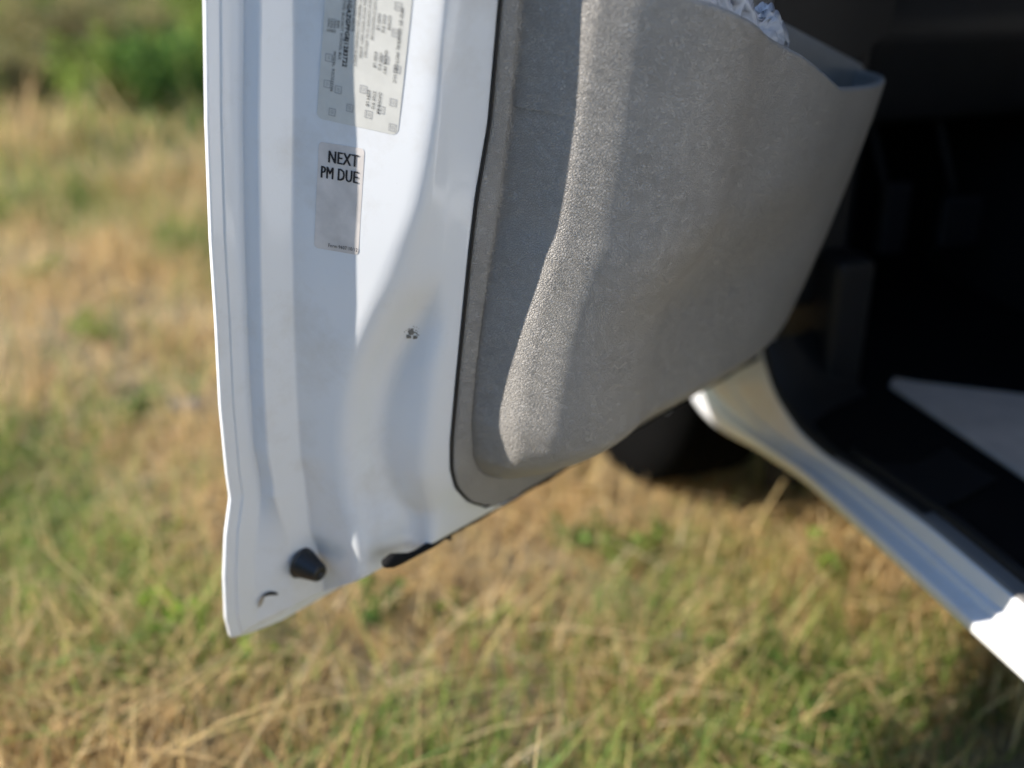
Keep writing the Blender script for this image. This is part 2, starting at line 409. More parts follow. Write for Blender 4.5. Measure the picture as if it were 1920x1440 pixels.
for tq in np.linspace(0, 2*math.pi, 16, endpoint=False):
    c, s_ = math.cos(tq), math.sin(tq); lv.append(at(.0385+.0028*c+.0030*s_, flange_v(.0385, .0365)+.0032 + .0010*(c+1), .0365+.0075*s_+.0015*c))
mesh("drain_lip", lv, [tuple(range(16))], M_metal, door)
# --- dried mud mark on the ridge
mv_, mf = [], []
r0 = np.random.default_rng(3)
DP = W(UU, VV, ZZ)
def spot(u, z, lift):
    i = int(np.argmin(abs(rows_z-z))); sel = np.where((np.arange(UU.shape[1]) > 50) & (UU[i] < .20) & (VV[i] > .07))[0]
    k = sel[np.argmin(abs(UU[i, sel]-u))]
    p = DP[i, k]; a_ = DP[i, k+1]-DP[i, k-1]; a_ /= np.linalg.norm(a_); b_ = np.array([LEAN, 0, 1.0]); b_ /= np.linalg.norm(b_)
    n_ = np.cross(a_, b_); n_ *= np.sign(n_[0]-n_[1])
    p = p + a_*((u-UU[i, k])/max(a_[1], .2)) + b_*(z-rows_z[i])
    return p + n_*lift, a_, b_, n_
MU, MZ = .1565, .379
for q in range(60):
    if q < 46: da, db = r0.normal(0, .0046), r0.normal(0, .0036); sz = r0.uniform(.0010, .0028); st_ = 1
    else: da, db = r0.uniform(.007, .019), -r0.uniform(.0, .010)+.003; sz = .0006; st_ = r0.uniform(5, 10)
    c, a_, b_, n_ = spot(MU, MZ, .0003); c = c + a_*da + b_*db; k0 = len(mv_)
    for x_, y_ in ((-1, -1), (1, -1), (1, 1), (-1, 1)): mv_.append(c + a_*sz*x_*st_ + b_*(sz*y_*.7 - (sz*x_*st_*.35 if st_ > 1 else 0)) - n_*.0012)
    mv_.append(c + n_*(.0009 if st_ == 1 else .0004)); mf += [(k0+i_, k0+(i_+1) % 4, k0+4) for i_ in range(4)]
mesh("mud_mark", mv_, mf, simple("dried_mud", (.22, .20, .17), .9, var=.4, scale=400), door)

# --- stickers on the shut face
def on_face(a, z, lift=.0006):
    """a: metres along the shut face from its front crease, z: door height"""
    f = np.array(tb(CREASE, z)); r = np.array(tb(RIDGE_A, z)); f[1] = .034
    d = r-f; ln = np.linalg.norm(d); d /= ln
    p = f + d*a + np.array([-d[1], d[0]])*lift
    return at(p[0], p[1], z)
def sticker(name, a0, a1, z0, z1, slope, rad, mat, lean=0.0):
    """rounded sheet; slope: fall of z along a, lean: shift of a with height"""
    nx, nz_ = 14, 14; v = []; f = []
    out = []
    w_, h_ = a1-a0, z1-z0
    for cx, cz, t0 in ((w_-rad, h_-rad, 0), (rad, h_-rad, 90), (rad, rad, 180), (w_-rad, rad, 270)):
        for k in range(6):
            th = R(t0 + k*18); out.append((cx+rad*math.cos(th), cz+rad*math.sin(th)))
    def pos(x, y, lift): return on_face(a0+x+lean*y, z0+y-slope*x, lift)
    # inner grid of rings towards the middle so that the sheet follows the panel
    rings = [1.0, .9, .7, .45, .2]
    for rr in rings:
        for x, y in out: v.append(pos(w_/2+(x-w_/2)*rr, h_/2+(y-h_/2)*rr, .0003))
    m = len(out)
    for q in range(len(rings)-1):
        for i in range(m): f.append((q*m+i, q*m+(i+1) % m, (q+1)*m+(i+1) % m, (q+1)*m+i))
    f.append(tuple((len(rings)-1)*m+i for i in range(m)))
    o = mesh(name, v, f, mat, door); return pos
def text_data(s, size, bold=0.0, xs=1.0):
    c = bpy.data.curves.new("t", 'FONT'); c.body = s; c.size = size; c.offset = bold; c.resolution_u = 2; c.space_character = 1.06; c.fill_mode = 'FRONT'
    o = bpy.data.objects.new("t", c); COL.objects.link(o)
    dg = bpy.context.evaluated_depsgraph_get(); dg.update()
    me = bpy.data.meshes.new_from_object(o.evaluated_get(dg))
    vs = [(v.co.x*xs, v.co.y) for v in me.vertices]; fs = [tuple(p.vertices) for p in me.polygons]
    bpy.data.objects.remove(o); bpy.data.curves.remove(c); bpy.data.meshes.remove(me)
    return vs, fs
def put_text(name, s, size, pos, x0, y0, down=False, mat=None, bold=0.0, xs=1.0, lift=.00085):
    vs, fs = text_data(s, size, bold, xs)
    V = [pos(x0+y, y0-x, lift) if down else pos(x0+x, y0+y, lift) for x, y in vs]
    return mesh(name, V, fs, mat or M_ink, door, smooth=False)
# certification label, its print running downwards
pc = sticker("certification_label", .0238, .1054, .596, .742, .13, .006, M_label, lean=.08)
LX = lambda x: x
H_ = .145
def dn(s, x, ztop, size, **k): put_text("label_print", s, size, pc, x, ztop-.602, True, **k)
dn("1GAZGPFG8J1283722", .0215, .7095, .0060, bold=.00016, xs=.98)
dn("TYPE: BUS-NOT SCHOOL BUS", .0170, .7085, .0039, xs=.93)
dn("RIM", .0128, .6905, .0038)
dn("16X6.5J", .0098, .6915, .0036); dn("16X6.5J", .0068, .6915, .0036); dn("16X6.5J", .0038, .6915, .0036)
dn("TIRE SIZE", .0128, .7300, .0038); dn("LT245/75R16 S", .0098, .7290, .0030); dn("LT245/75R16 S", .0068, .7290, .0030); dn("LT245/75R16 S", .0038, .7290, .0030)
dn("MODEL: R2CG33706", .0115, .6640, .0040, xs=.95)
dn("SHOWN ABOVE.", .0275, .7110, .0036)
dn("THEFT PREVENTION STANDARDS IN EFFECT", .0320, .7170, .0037, xs=.80)
dn("U.S. FEDERAL MOTOR VEHICLE SAFETY, BUMPER", .0368, .7230, .0034, xs=.78)
dn("THIS VEHICLE CONFORMS TO ALL APPLICABLE", .0415, .7230, .0034, xs=.78)
dn("ON THE DATE OF MANUFACTURE", .0462, .7230, .0034, xs=.78)
dn("4355 KG", .0560, .7030, .0040); dn("9600 LB", .0510, .7030, .0040); dn("GVWR", .0610, .7030, .0040)
dn("1950 KG", .0560, .6710, .0040); dn("4300 LB", .0510, .6710, .0040); dn("GAWR FRT", .0610, .6740, .0040)
dn("2760 KG", .0535, .6370, .0042); dn("6084 LB", .0480, .6370, .0042); dn("GAWR RR", .0590, .6370, .0042)
dn("MFD BY GENERAL MOTORS LLC", .0715, .7110, .0046, xs=.92)
def emblem(x, z, s, mat):
    v, f = [], []
    for (x0, x1, y0, y1) in ((0, 1, 0, .10), (0, 1, .9, 1), (0, .1, .1, .9), (.9, 1, .1, .9), (.28, .72, .30, .36), (.28, .72, .47, .53), (.28, .72, .64, .70)):
        k = len(v)
        for a_, b_ in ((x0, y0), (x1, y0), (x1, y1), (x0, y1)): v.append(pc(x+a_*s, z-.596+b_*s, .00075))
        f.append((k, k+1, k+2, k+3))
    mesh("label_emblem", v, f, mat, door, smooth=False)
for x, z in ((.0655, .7020), (.0540, .7120), (.0700, .6210), (.0585, .6560), (.0475, .6060), (.0705, .6500), (.0655, .6800), (.0400, .6270), (.0290, .6080), (.0160, .6220), (.0040, .6480), (.0045, .6250), (.0120, .6010), (.0720, .5990), (.0590, .6125), (.0430, .7300)):
    emblem(x, z, .0068, M_ink_faint)
# service reminder label
pn = sticker("service_label", .0233, .0700, .4705, .5745, .075, .004, M_label2, lean=.032)
for dx, lf in ((0, .00075), (.00045, .00080), (.0009, .00085)):
    put_text("label_print", "NEXT", .0165, pn, .0098+dx, .104-.0180, xs=.70, lift=lf)
    put_text("label_print", "PM DUE", .0165, pn, .0030+dx, .104-.0335, xs=.635, lift=lf)
put_text("label_print", "Form 9607 10/12", .0052, pn, .0150, .0035, xs=.80)

# upper frame of the door, out of the picture
fr = [at(.02, .02, .86), at(.05, .02, 1.15), at(.09, .02, 1.40), at(.20, .02, 1.47), at(.60, .02, 1.47), at(.90, .02, 1.05), at(.97, .02, .86)]
tube("window_frame", fr, .022, M_white, door, 10)
box("window_seal", (.10, .112, .03, .96, .86, .875), M_rubber, door)

# ------------------------------------------------------------------ the van body
def fillet_poly(pts, r=.004, k=4):
    pts = np.asarray(pts, float)[None]
    return profile([(pts[:, i], r, 1) for i in range(pts.shape[1])], k)[0]
# sill section from its lower lip (0) to the seal (1): inward share, height share
SPF = fillet_poly([(.30, -.60), (.06, -.30), (0, -.02), (.03, .14), (.55, .26), (.63, .44), (.80, .50), (.90, .97), (1.0, 1.0)], .06)
SILL_LOW = [(0.83, 0.4, 0.44), (0.83, 1.0, 0.44), (0.83, 1.25, 0.438), (0.83, 1.3952, 0.4173), (0.83, 1.5073, 0.3939), (0.83, 1.5845, 0.3936), (0.83, 1.6262, 0.4064)]
SILL_TOP = [(0.868, 0.4, 0.486), (0.868, 1.0, 0.486), (0.866, 1.1658, 0.4743), (0.866, 1.2196, 0.4649), (0.862, 1.3041, 0.4676), (0.855, 1.3771, 0.5007), (0.85, 1.409, 0.5432), (0.85, 1.427, 0.5727)]
def spl(P, n_):
    P = np.array(P); d = np.r_[0, np.cumsum(np.linalg.norm(np.diff(P, axis=0), axis=1))]; q = np.linspace(0, d[-1], n_)
    return np.stack([soft(np.interp(q, d, P[:, i]), 3) for i in range(3)], 1)
LO = spl(SILL_LOW, 60); TOPL = spl(SILL_TOP, 60)
rows = []
for a_, b_ in zip(LO, TOPL):
    q = np.clip(SPF[:, 1], 0, 1)
    hz = np.where(SPF[:, 1] > 0, (b_[2]-a_[2])*SPF[:, 1], .034*SPF[:, 1])
    rows.append(np.stack([a_[0]+(b_[0]-a_[0])*SPF[:, 0], a_[1]+(b_[1]-a_[1])*q, a_[2]+hz], 1))
sill = grid("sill", np.array(rows), M_white, van)
sill["label"] = "white painted door sill, stepped, with soft sky reflections"
tp = fillet_poly([(-.001, .0005), (.001, .004), (.022, .005), (.026, 0)], .002)
k_end = 46
grid("tread_plate", np.array([np.stack([b_[0]+tp[:, 0], np.full(len(tp), b_[1]), b_[2]+tp[:, 1]], 1) for b_ in TOPL[:k_end]]), simple("grey_tread", (.17, .165, .16), .6, bump=.0005), van)
# black lining of the front corner of the opening, running inwards from the sill
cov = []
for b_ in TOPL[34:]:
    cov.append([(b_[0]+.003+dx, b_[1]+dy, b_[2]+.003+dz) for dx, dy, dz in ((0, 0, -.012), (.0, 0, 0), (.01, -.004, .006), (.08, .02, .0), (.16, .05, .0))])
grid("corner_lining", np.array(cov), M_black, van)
# hinge pillar, kick panel and dash
tube("weatherstrip", [tuple(b_ + np.array([.030, 0, .006])) for b_ in TOPL[:k_end]], .009, M_rubber, van, 10)
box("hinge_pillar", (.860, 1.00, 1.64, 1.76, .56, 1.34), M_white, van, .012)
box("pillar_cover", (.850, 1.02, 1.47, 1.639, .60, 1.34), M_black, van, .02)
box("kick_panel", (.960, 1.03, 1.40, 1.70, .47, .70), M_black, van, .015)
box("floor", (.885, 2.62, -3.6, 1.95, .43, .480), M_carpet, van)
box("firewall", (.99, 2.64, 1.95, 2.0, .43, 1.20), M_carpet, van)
dash = mesh("dashboard", [(1.02, 1.92, .80), (1.02, 1.62, .86), (1.02, 1.56, 1.02), (1.02, 1.60, 1.20), (1.02, 1.92, 1.24),
                  (2.60, 1.92, .80), (2.60, 1.62, .86), (2.60, 1.56, 1.02), (2.60, 1.60, 1.20), (2.60, 1.92, 1.24)],
     [(0, 1, 2, 3, 4), (9, 8, 7, 6, 5), (0, 5, 6, 1), (1, 6, 7, 2), (2, 7, 8, 3), (3, 8, 9, 4), (4, 9, 5, 0)], M_greyplastic, van, smooth=False); bevel(dash, .02)
for x_, w2, h2 in ((1.20, .050, .085), (1.34, .085, .060)):
    pd = mesh("pedal", *box_data(x_-w2/2, x_+w2/2, 1.60, 1.622, .63, .63+h2*1.5), simple("pedal_rubber", (.005, .005, .008), .6), van, smooth=False); bevel(pd, .006)
    tube("pedal_arm", [(x_, 1.62, .70), (x_, 1.72, .85), (x_, 1.75, 1.0)], .008, M_black, van, 6)
ec = mesh("engine_cover", [(1.52, 1.10, .480), (2.10, 1.10, .480), (2.10, 1.94, .480), (1.52, 1.94, .480), (1.58, 1.16, .86), (2.04, 1.16, .86), (2.04, 1.94, .95), (1.58, 1.94, .95)],
     [(0, 1, 5, 4), (1, 2, 6, 5), (2, 3, 7, 6), (3, 0, 4, 7), (4, 5, 6, 7)], M_greyplastic, van, smooth=False); bevel(ec, .03)
# front seat
st = empty("seat"); st.parent = van
for nm, b_, bv in (("seat_base", (1.08, 1.48, .28, .80, .480, .72), .02), ("cushion", (1.04, 1.54, .26, .86, .72, .90), .05), ("backrest", (1.05, 1.53, .14, .30, .86, 1.55), .05), ("headrest", (1.17, 1.41, .13, .25, 1.57, 1.78), .04)):
    box(nm, b_, M_trim_dark if nm != "seat_base" else M_black, st, bv)
# steering wheel
sw = empty("steering_wheel", (1.33, 1.32, 1.16)); sw.rotation_euler = (R(62), 0, 0); sw.parent = van
tube("rim", [(.19*math.cos(t_), .19*math.sin(t_), 0) for t_ in np.linspace(0, 2*math.pi, 41)], .014, M_black, sw, 8)
box("hub", (-.07, .07, -.06, .06, -.03, .02), M_black, sw, .02)
for s_ in (-1, 1): box("spoke", (min(s_*.06, s_*.185), max(s_*.06, s_*.185), -.018, .018, -.012, .004), M_black, sw, .005)
# side behind the door, roof, far side, nose
SIDE = [(.875, .32), (.815, .35), (.80, .42), (.81, .75), (.83, 1.25), (.875, 1.34), (.93, 1.95), (1.02, 2.07), (1.2, 2.12)]
SF = fillet_poly(SIDE, .03)
grid("body_side", np.array([np.stack([SF[:, 0], np.full(len(SF), y), SF[:, 1]], 1) for y in np.linspace(-3.6, .44, 12)]), M_white, van)
for y0, y1 in ((-.75, .25), (-2.0, -.9), (-3.3, -2.15)):
    w_ = mesh("side_window", [(.872, y0, 1.40), (.872, y1, 1.40), (.921, y1, 1.90), (.921, y0, 1.90), (.892, y0, 1.40), (.892, y1, 1.40), (.941, y1, 1.90), (.941, y0, 1.90)], [(0, 1, 2, 3), (7, 6, 5, 4), (0, 4, 5, 1), (1, 5, 6, 2), (2, 6, 7, 3), (3, 7, 4, 0)], M_glass, van, smooth=False)
box("door_post", (.875, .985, .34, .435, .33, 1.95), M_white, van, .01)
box("roof", (1.0, 2.60, -3.6, 1.15, 2.085, 2.135), M_white, van, .02)
box("roof_rail", (.93, 1.05, .40, 1.20, 1.93, 2.10), M_white, van, .02)
box("far_side", (2.62, 2.72, -3.6, 1.95, .40, 2.09), M_white, van, .02)
box("rear_wall", (.90, 2.66, -3.68, -3.60, .40, 2.09), M_white, van, .02)
box("underbody", (.93, 2.55, -3.5, 3.2, .34, .428), M_black, van)
box("frame_rail", (1.16, 1.24, -3.4, 3.1, .17, .345), M_black, van, .01)
box("mud_flap", (1.115, 1.45, 1.79, 1.80, .05, .42), M_black, van)
ws = mesh("windscreen", [(1.0, 1.98, 1.25), (2.62, 1.98, 1.25), (2.58, 1.16, 2.07), (1.04, 1.16, 2.07), (1.0, 2.00, 1.25), (2.62, 2.00, 1.25), (2.58, 1.18, 2.08), (1.04, 1.18, 2.08)], [(0, 1, 2, 3), (7, 6, 5, 4), (0, 4, 5, 1), (1, 5, 6, 2), (2, 6, 7, 3), (3, 7, 4, 0)], M_glass, van, smooth=False)
tube("windscreen_pillar", [(.93, 2.02, 1.24), (.94, 1.60, 1.66), (.97, 1.18, 2.06)], .04, M_white, van, 10)
# front wing with its wheel arch
def wing():
    WC = np.array([2.10, .40]); WR = .44
    inner, outer = [], []
    for th in np.linspace(R(-8), R(188), 30):
        inner.append((WC[0]-WR*math.cos(th)*-1, WC[1]+WR*math.sin(th)))
    N = len(inner); outer = []
    for y_, z_ in inner:
        d = np.array([y_, z_])-WC; d /= np.linalg.norm(d)
        s1 = ((3.25 if d[0] > 0 else 1.625)-WC[0])/d[0] if abs(d[0]) > 1e-3 else 9e9
        s2 = (1.22-WC[1])/d[1] if d[1] > 1e-3 else 9e9
        s_ = min(s1, s2); q = WC+d*s_; outer.append((q[0], max(q[1], .33 if d[0] > 0 else .56)))
    P = []
    for f in (0, .03, .3, .65, 1.0):
        P.append([(.80+.03*f*0 + .03*max(0, (i[1]*(1-f)+o[1]*f)-.75) + (.012 if f == 0 else 0), i[0]*(1-f)+o[0]*f, i[1]*(1-f)+o[1]*f) for i, o in zip(inner, outer)])
    return np.array(P)
grid("front_wing", wing(), M_white, van)
box("bonnet", (.83, 2.70, 1.99, 3.25, 1.20, 1.25), M_white, van, .03)
box("wheel_arch_liner", (1.13, 1.15, 1.66, 2.60, .33, 1.0), M_black, van)
M_tyre = simple("tyre_rubber", (.004, .004, .004), .95, spec=.03)
# wheels
tyre_prof = [(.20, .03), (.215, .012), (.27, 0), (.33, .002), (.360, .016), (.372, .034)]
for q in range(5):
    c0 = .045 + q*.034
    tyre_prof += [(.376, c0), (.376, c0+.024), (.366, c0+.027), (.366, c0+.031)]
tyre_prof += [(.376, .215), (.372, .222), (.36, .234), (.33, .246), (.27, .248), (.215, .236), (.20, .22)]
for yc in (2.08, -2.0):
    wh = empty("wheel", (.855, yc, .372)); wh.parent = van
    lathe("tyre", tyre_prof, (0, 0, 0), (1, 0, 0), M_tyre, wh, 64)
    lathe("rim", [(.205, .02), (.195, .03), (.185, .05), (.12, .035), (.08, .03), (.06, .02), (.001, .02)], (0, 0, 0), (1, 0, 0), M_metal, wh, 48)

# ------------------------------------------------------------------ things in and on the van
# grey mat on the cabin floor
mv = [(1.0703, 1.3814), (1.092, 1.4011), (1.1189, 1.3753), (1.2529, 1.2831), (1.75, 0.95), (1.75, 0.55), (1.0723, 0.55)]
mz0, mz1 = .4808, .490
mm = mesh("floor_mat", [(x_, y_, mz0) for x_, y_ in mv]+[(x_, y_, mz1) for x_, y_ in mv], [tuple(range(6, -1, -1)), tuple(range(7, 14))]+[(i, (i+1) % 7, 7+(i+1) % 7, 7+i) for i in range(7)], M_mat, None, smooth=False)
bevel(mm, .003, 2)
tag(mm, "pale grey rubber mat on the black cabin floor behind the sill", "floor mat")

# crumpled clear plastic bag in the map pocket
t = NT("clear_film")
t.set(Base_Color=(.80, .82, .88, 1), Roughness=.16)
t.p.inputs['Alpha'].default_value = .68
t.bump(t.noise(26, 3, .5, dist=.8), .005)
M_film = t.m
nb_u, nb_t = 70, 36
bu_ = np.linspace(.275, .520, nb_u)
P = np.zeros((nb_t, nb_u, 3))
for j, u_ in enumerate(bu_):
    base = float(rim_top(u_)) - .05
    hgt = .05 + .050 + .010*math.sin(u_*38) + .007*math.sin(u_*91+1) + .045*float(S((.36-u_)/.05))*float(S((u_-.27)/.02)) - .022*float(S((u_-.46)/.07))
    for i in range(nb_t):
        th = math.pi*i/(nb_t-1)
        rv = .020 + .004*math.sin(u_*55+i*.5) + .003*math.sin(i*1.9+u_*120)
        P[i, j] = W(u_ + .004*math.sin(i*1.3), .276 + rv*math.cos(th), base + hgt*math.sin(th)**.6 * (1+.05*math.sin(i*2.3+u_*140)))
bag = grid("plastic_bag", P, M_film)
bag.location = DOOR_O; bag.rotation_euler = (0, 0, -TH)
tag(bag, "crumpled clear plastic bag stuffed into the map pocket of the door", "plastic bag")

# ------------------------------------------------------------------ grass and plants
t = NT("grass_blades")
at_ = t.n("ShaderNodeAttribute"); at_.attribute_name = "tint"
t.set(Base_Color=at_.outputs[0], Roughness=.75); t.p.inputs['Specular IOR Level'].default_value = .25
trn = t.n("ShaderNodeBsdfTranslucent"); t.l(at_.outputs[0], trn.inputs[0])
mx = t.n("ShaderNodeMixShader"); mx.inputs[0].default_value = .45
t.l(t.p.outputs[0], mx.inputs[1]); t.l(trn.outputs[0], mx.inputs[2]); t.l(mx.outputs[0], t.out.inputs[0])
M_grass = t.m

def strip_mesh(name, base, dirs, h, wid, bend, cols, mat, parent=None, seg=3):
    """many blades: base n x 3, dirs n (azimuth of the lean), h height, wid width, bend share of height"""
    n_ = len(base); k = seg+1
    s_ = np.linspace(0, 1, k)
    lean = np.stack([np.cos(dirs), np.sin(dirs)], 1)
    face = dirs + math.pi/2 + rng.uniform(-.6, .6, n_)
    side = np.stack([np.cos(face), np.sin(face)], 1)
    V = np.zeros((n_, k, 2, 3))
    for i, q in enumerate(s_):
        ctr = base.copy()
        ctr[:, :2] += lean*(bend*h*q**1.6)[:, None]
        ctr[:, 2] += h*(q - .35*np.minimum(bend, 1.5)*q*q*.6)
        ww = wid*(1-q)**.6*.5 + wid*.04
        for j, sg in enumerate((-1, 1)):
            V[:, i, j] = ctr; V[:, i, j, :2] += sg*side*ww[:, None]
    idx = np.arange(n_*k*2).reshape(n_, k, 2)
    F = np.stack([idx[:, :-1, 0], idx[:, :-1, 1], idx[:, 1:, 1], idx[:, 1:, 0]], -1).reshape(-1, 4)
    me = bpy.data.meshes.new(name)
    me.vertices.add(n_*k*2); me.vertices.foreach_set("co", V.reshape(-1))
    me.loops.add(len(F)*4); me.loops.foreach_set("vertex_index", F.reshape(-1))
    me.polygons.add(len(F)); me.polygons.foreach_set("loop_start", np.arange(0, len(F)*4, 4))
    me.update(calc_edges=True)
    ca = me.color_attributes.new("tint", 'FLOAT_COLOR', 'POINT')
    C = np.ones((n_, k*2, 4)); C[:, :, :3] = cols[:, None]
    ca.data.foreach_set("color", C.reshape(-1))
    me.materials.append(mat)
    o = bpy.data.objects.new(name, me); COL.objects.link(o)
    if parent: o.parent = parent
    return o

DRY = np.array([(.66, .50, .27), (.58, .42, .23), (.72, .58, .36), (.50, .36, .20), (.62, .50, .25), (.46, .32, .18)])
GRN = np.array([(.24, .33, .07), (.30, .37, .09), (.19, .28, .06), (.36, .39, .11), (.21, .31, .10)])
def scatter(n_, rmin, rmax, a0, a1):
    r_ = np.sqrt(rng.uniform(rmin**2, rmax**2, n_)); a_ = rng.uniform(R(a0), R(a1), n_)
    return r_*np.sin(a_), r_*np.cos(a_)
def outside_van(x, y): return ~((x > .93) & (x < 2.6) & (y > -3.6) & (y < 3.2) & ~((x < 1.35) & (y > 1.0) & (y < 2.1)))
def blades(n_, rmin, rmax, a0, a1, hs, ws_, gb=0.0):
    x, y = scatter(n_, rmin, rmax, a0, a1)
    k = outside_van(x, y) & (rng.uniform(0, 1, n_) < .35 + .65*S((np.sin(5.3*x+2.1*y)+np.sin(3.1*x-6.2*y+1)+.9*np.sin(13*x+9*y)+1.2)/2.6)); x, y = x[k], y[k]; m = len(x)
    gshare = np.clip(patch(x, y)*.95 + gb, 0, 1)
    green = rng.uniform(0, 1, m) < gshare*.80
    c = np.where(green[:, None], GRN[rng.integers(0, len(GRN), m)], DRY[rng.integers(0, len(DRY), m)]*np.array([1.06, 1.03, .90]))*rng.uniform(.85, 1.25, m)[:, None]
    h = hs*rng.gamma(4, .25, m)*(1+.25*np.sin(2.2*x+1.7*y)); wd = ws_*rng.uniform(.6, 1.5, m)
    base = np.stack([x, y, bumps(x, y)-.005], 1)
    return base, rng.uniform(0, 2*math.pi, m), h, wd, rng.gamma(2.2, .35, m), c
parts = [blades(66000, .95, 2.6, -32, 62, .075, .0040), blades(42000, 2.4, 5.0, -28, 40, .095, .0060), blades(30000, 4.8, 9.0, -22, 30, .12, .011), blades(30000, 5.6, 18, -20, 26, .17, .024, .40), blades(16000, .3, 6, 60, 330, .09, .009)]
cat = [np.concatenate([p[i] for p in parts]) for i in range(6)]
gr = strip_mesh("grass", *cat, M_grass)
tag(gr, "dry straw-coloured grass with green blades", "grass", kind="stuff")
# fallen straw lying over the grass
x, y = scatter(2600, 1.0, 4.5, -30, 45); k = outside_van(x, y); x, y = x[k], y[k]; m = len(x)
straw = strip_mesh("straw", np.stack([x, y, bumps(x, y)+rng.uniform(.01, .06, m)], 1), rng.uniform(0, 6.28, m), rng.uniform(.015, .05, m), rng.uniform(.003, .007, m), rng.uniform(2, 6, m), DRY[rng.integers(0, 3, m)]*1.1, M_grass)
tag(straw, "loose dry stalks lying across the grass", "straw", kind="stuff")

def leafy(name, loc, hgt, spread, nleaf, lsize, cols, label, cat_, group=None, upright=.5):
    o = empty(name, loc); tag(o, label, cat_, group)
    ns = max(4, int(nleaf/28)); pts = []; stems = []
    for i in range(ns):
        a_ = rng.uniform(0, 6.28); sp = spread*rng.uniform(.2, 1)**.7; hh = hgt*rng.uniform(.55, 1.0)*(1-.35*(sp/spread)**2)
        tip = np.array([math.cos(a_)*sp, math.sin(a_)*sp, hh]); stems.append(tip)
        for q in range(int(nleaf/ns)):
            f = rng.uniform(.2, 1.0); p = tip*np.array([f**1.3, f**1.3, f]) + rng.normal(0, lsize*.9, 3); p[2] = max(p[2], .01); pts.append(p)
    pts = np.array(pts); m = len(pts)
    nrm = rng.normal(0, 1, (m, 3)); nrm[:, 2] += .6; nrm /= np.linalg.norm(nrm, axis=1)[:, None]
    d = np.cross(nrm, rng.normal(0, 1, (m, 3))); d /= np.linalg.norm(d, axis=1)[:, None]; e = np.cross(nrm, d)
    ls = lsize*rng.uniform(.6, 1.4, m)[:, None]
    V = np.stack([pts-d*ls, pts+e*ls*.42-d*ls*.1, pts+d*ls+nrm*ls*-.25, pts-e*ls*.42-d*ls*.1], 1).reshape(-1, 3)
    fo = mesh("foliage", V, np.arange(m*4).reshape(m, 4), M_grass, o, smooth=False)
    ca = fo.data.color_attributes.new("tint", 'FLOAT_COLOR', 'POINT')
    C = np.ones((m, 4, 4)); C[:, :, :3] = (np.array(cols)[rng.integers(0, len(cols), m)]*rng.uniform(.7, 1.25, m)[:, None])[:, None]
    ca.data.foreach_set("color", C.reshape(-1))
    sv, sf = [], []
    for tip in stems:
        k0 = len(sv); w_ = lsize*.09
        for f in (0, .5, 1):
            p = tip*np.array([f**1.3, f**1.3, f])
            for a_ in (0, 2.1, 4.2): sv.append(p+np.array([math.cos(a_), math.sin(a_), 0])*w_*(1.2-f))
        for s_ in range(2):
            for a_ in range(3): sf.append((k0+s_*3+a_, k0+s_*3+(a_+1) % 3, k0+s_*3+3+(a_+1) % 3, k0+s_*3+3+a_))
    mesh("stem", sv, sf, M_stem, o)
    return o
M_stem = simple("dry_stem", (.20, .16, .07), .8)
G1 = [(.12, .22, .045), (.16, .27, .055), (.09, .18, .04)]
G2 = [(.24, .32, .06), (.31, .37, .08), (.18, .27, .05)]
G3 = [(.36, .31, .13), (.27, .26, .10), (.43, .35, .17)]
G4 = [(.30, .48, .05), (.38, .55, .07), (.24, .40, .05)]
# low weeds in the grass
WEED_AT = [(0.833, 1.313, 0.09, 0.11, G1, "dark green leafy weed on the open grass before the door sill"), (0.786, 1.72, 0.09, 0.1, G2, "light green weed between the tyre and the pale stone"), (0.88, 1.27, 0.06, 0.07, G1, "small dark weed touching the larger dark weed before the sill"), (-0.111, 1.723, 0.09, 0.11, G4, "bright green weed in the grass beside the door's lower corner"), (-0.135, 1.971, 0.08, 0.09, G2, "yellow-green weed level with the door's lower edge, out from its corner"), (0.256, 1.644, 0.08, 0.11, G1, "dark green weed straight below the black rubber bumper of the door"), (1.128, 1.537, 0.08, 0.1, G2, "yellowish green weed close under the white door sill"), (0.021, 1.605, 0.06, 0.09, G4, "bright green weed just beyond the tip of the door corner"), (-0.203, 2.633, 0.1, 0.1, G1, "dark green clump beside the bare stone patch"), (0.714, 1.804, 0.08, 0.09, G1, "dark green weed beneath the lower edge of the grey door lining"), (1.139, 1.391, 0.05, 0.08, G3, "olive weed under the middle of the door sill"), (0.406, 1.598, 0.06, 0.09, G2, "light green weed beside the dark weed below the bumper"), (0.11, 1.437, 0.05, 0.08, G3, "olive weed among thick dry straw beyond the door corner"), (0.88, 1.138, 0.05, 0.07, G1, "dark green weed farthest out from the sill in the straw"), (-0.328, 3.214, 0.1, 0.14, G2, "broad yellow-green weed patch out in the field"), (-0.527, 3.862, 0.11, 0.15, G2, "tall yellow-green weed patch nearer the shrubs"), (-0.025, 3.948, 0.12, 0.16, G1, "dark green weed patch beside the edge of the door, near the shrubs")]
for px, py, h, sp, cols, label in WEED_AT:
    leafy("weed", (px, py, float(bumps(px, py))), h, sp, int(90+400*sp), .013, cols, label, "weed", "leafy weeds low in the dry grass")
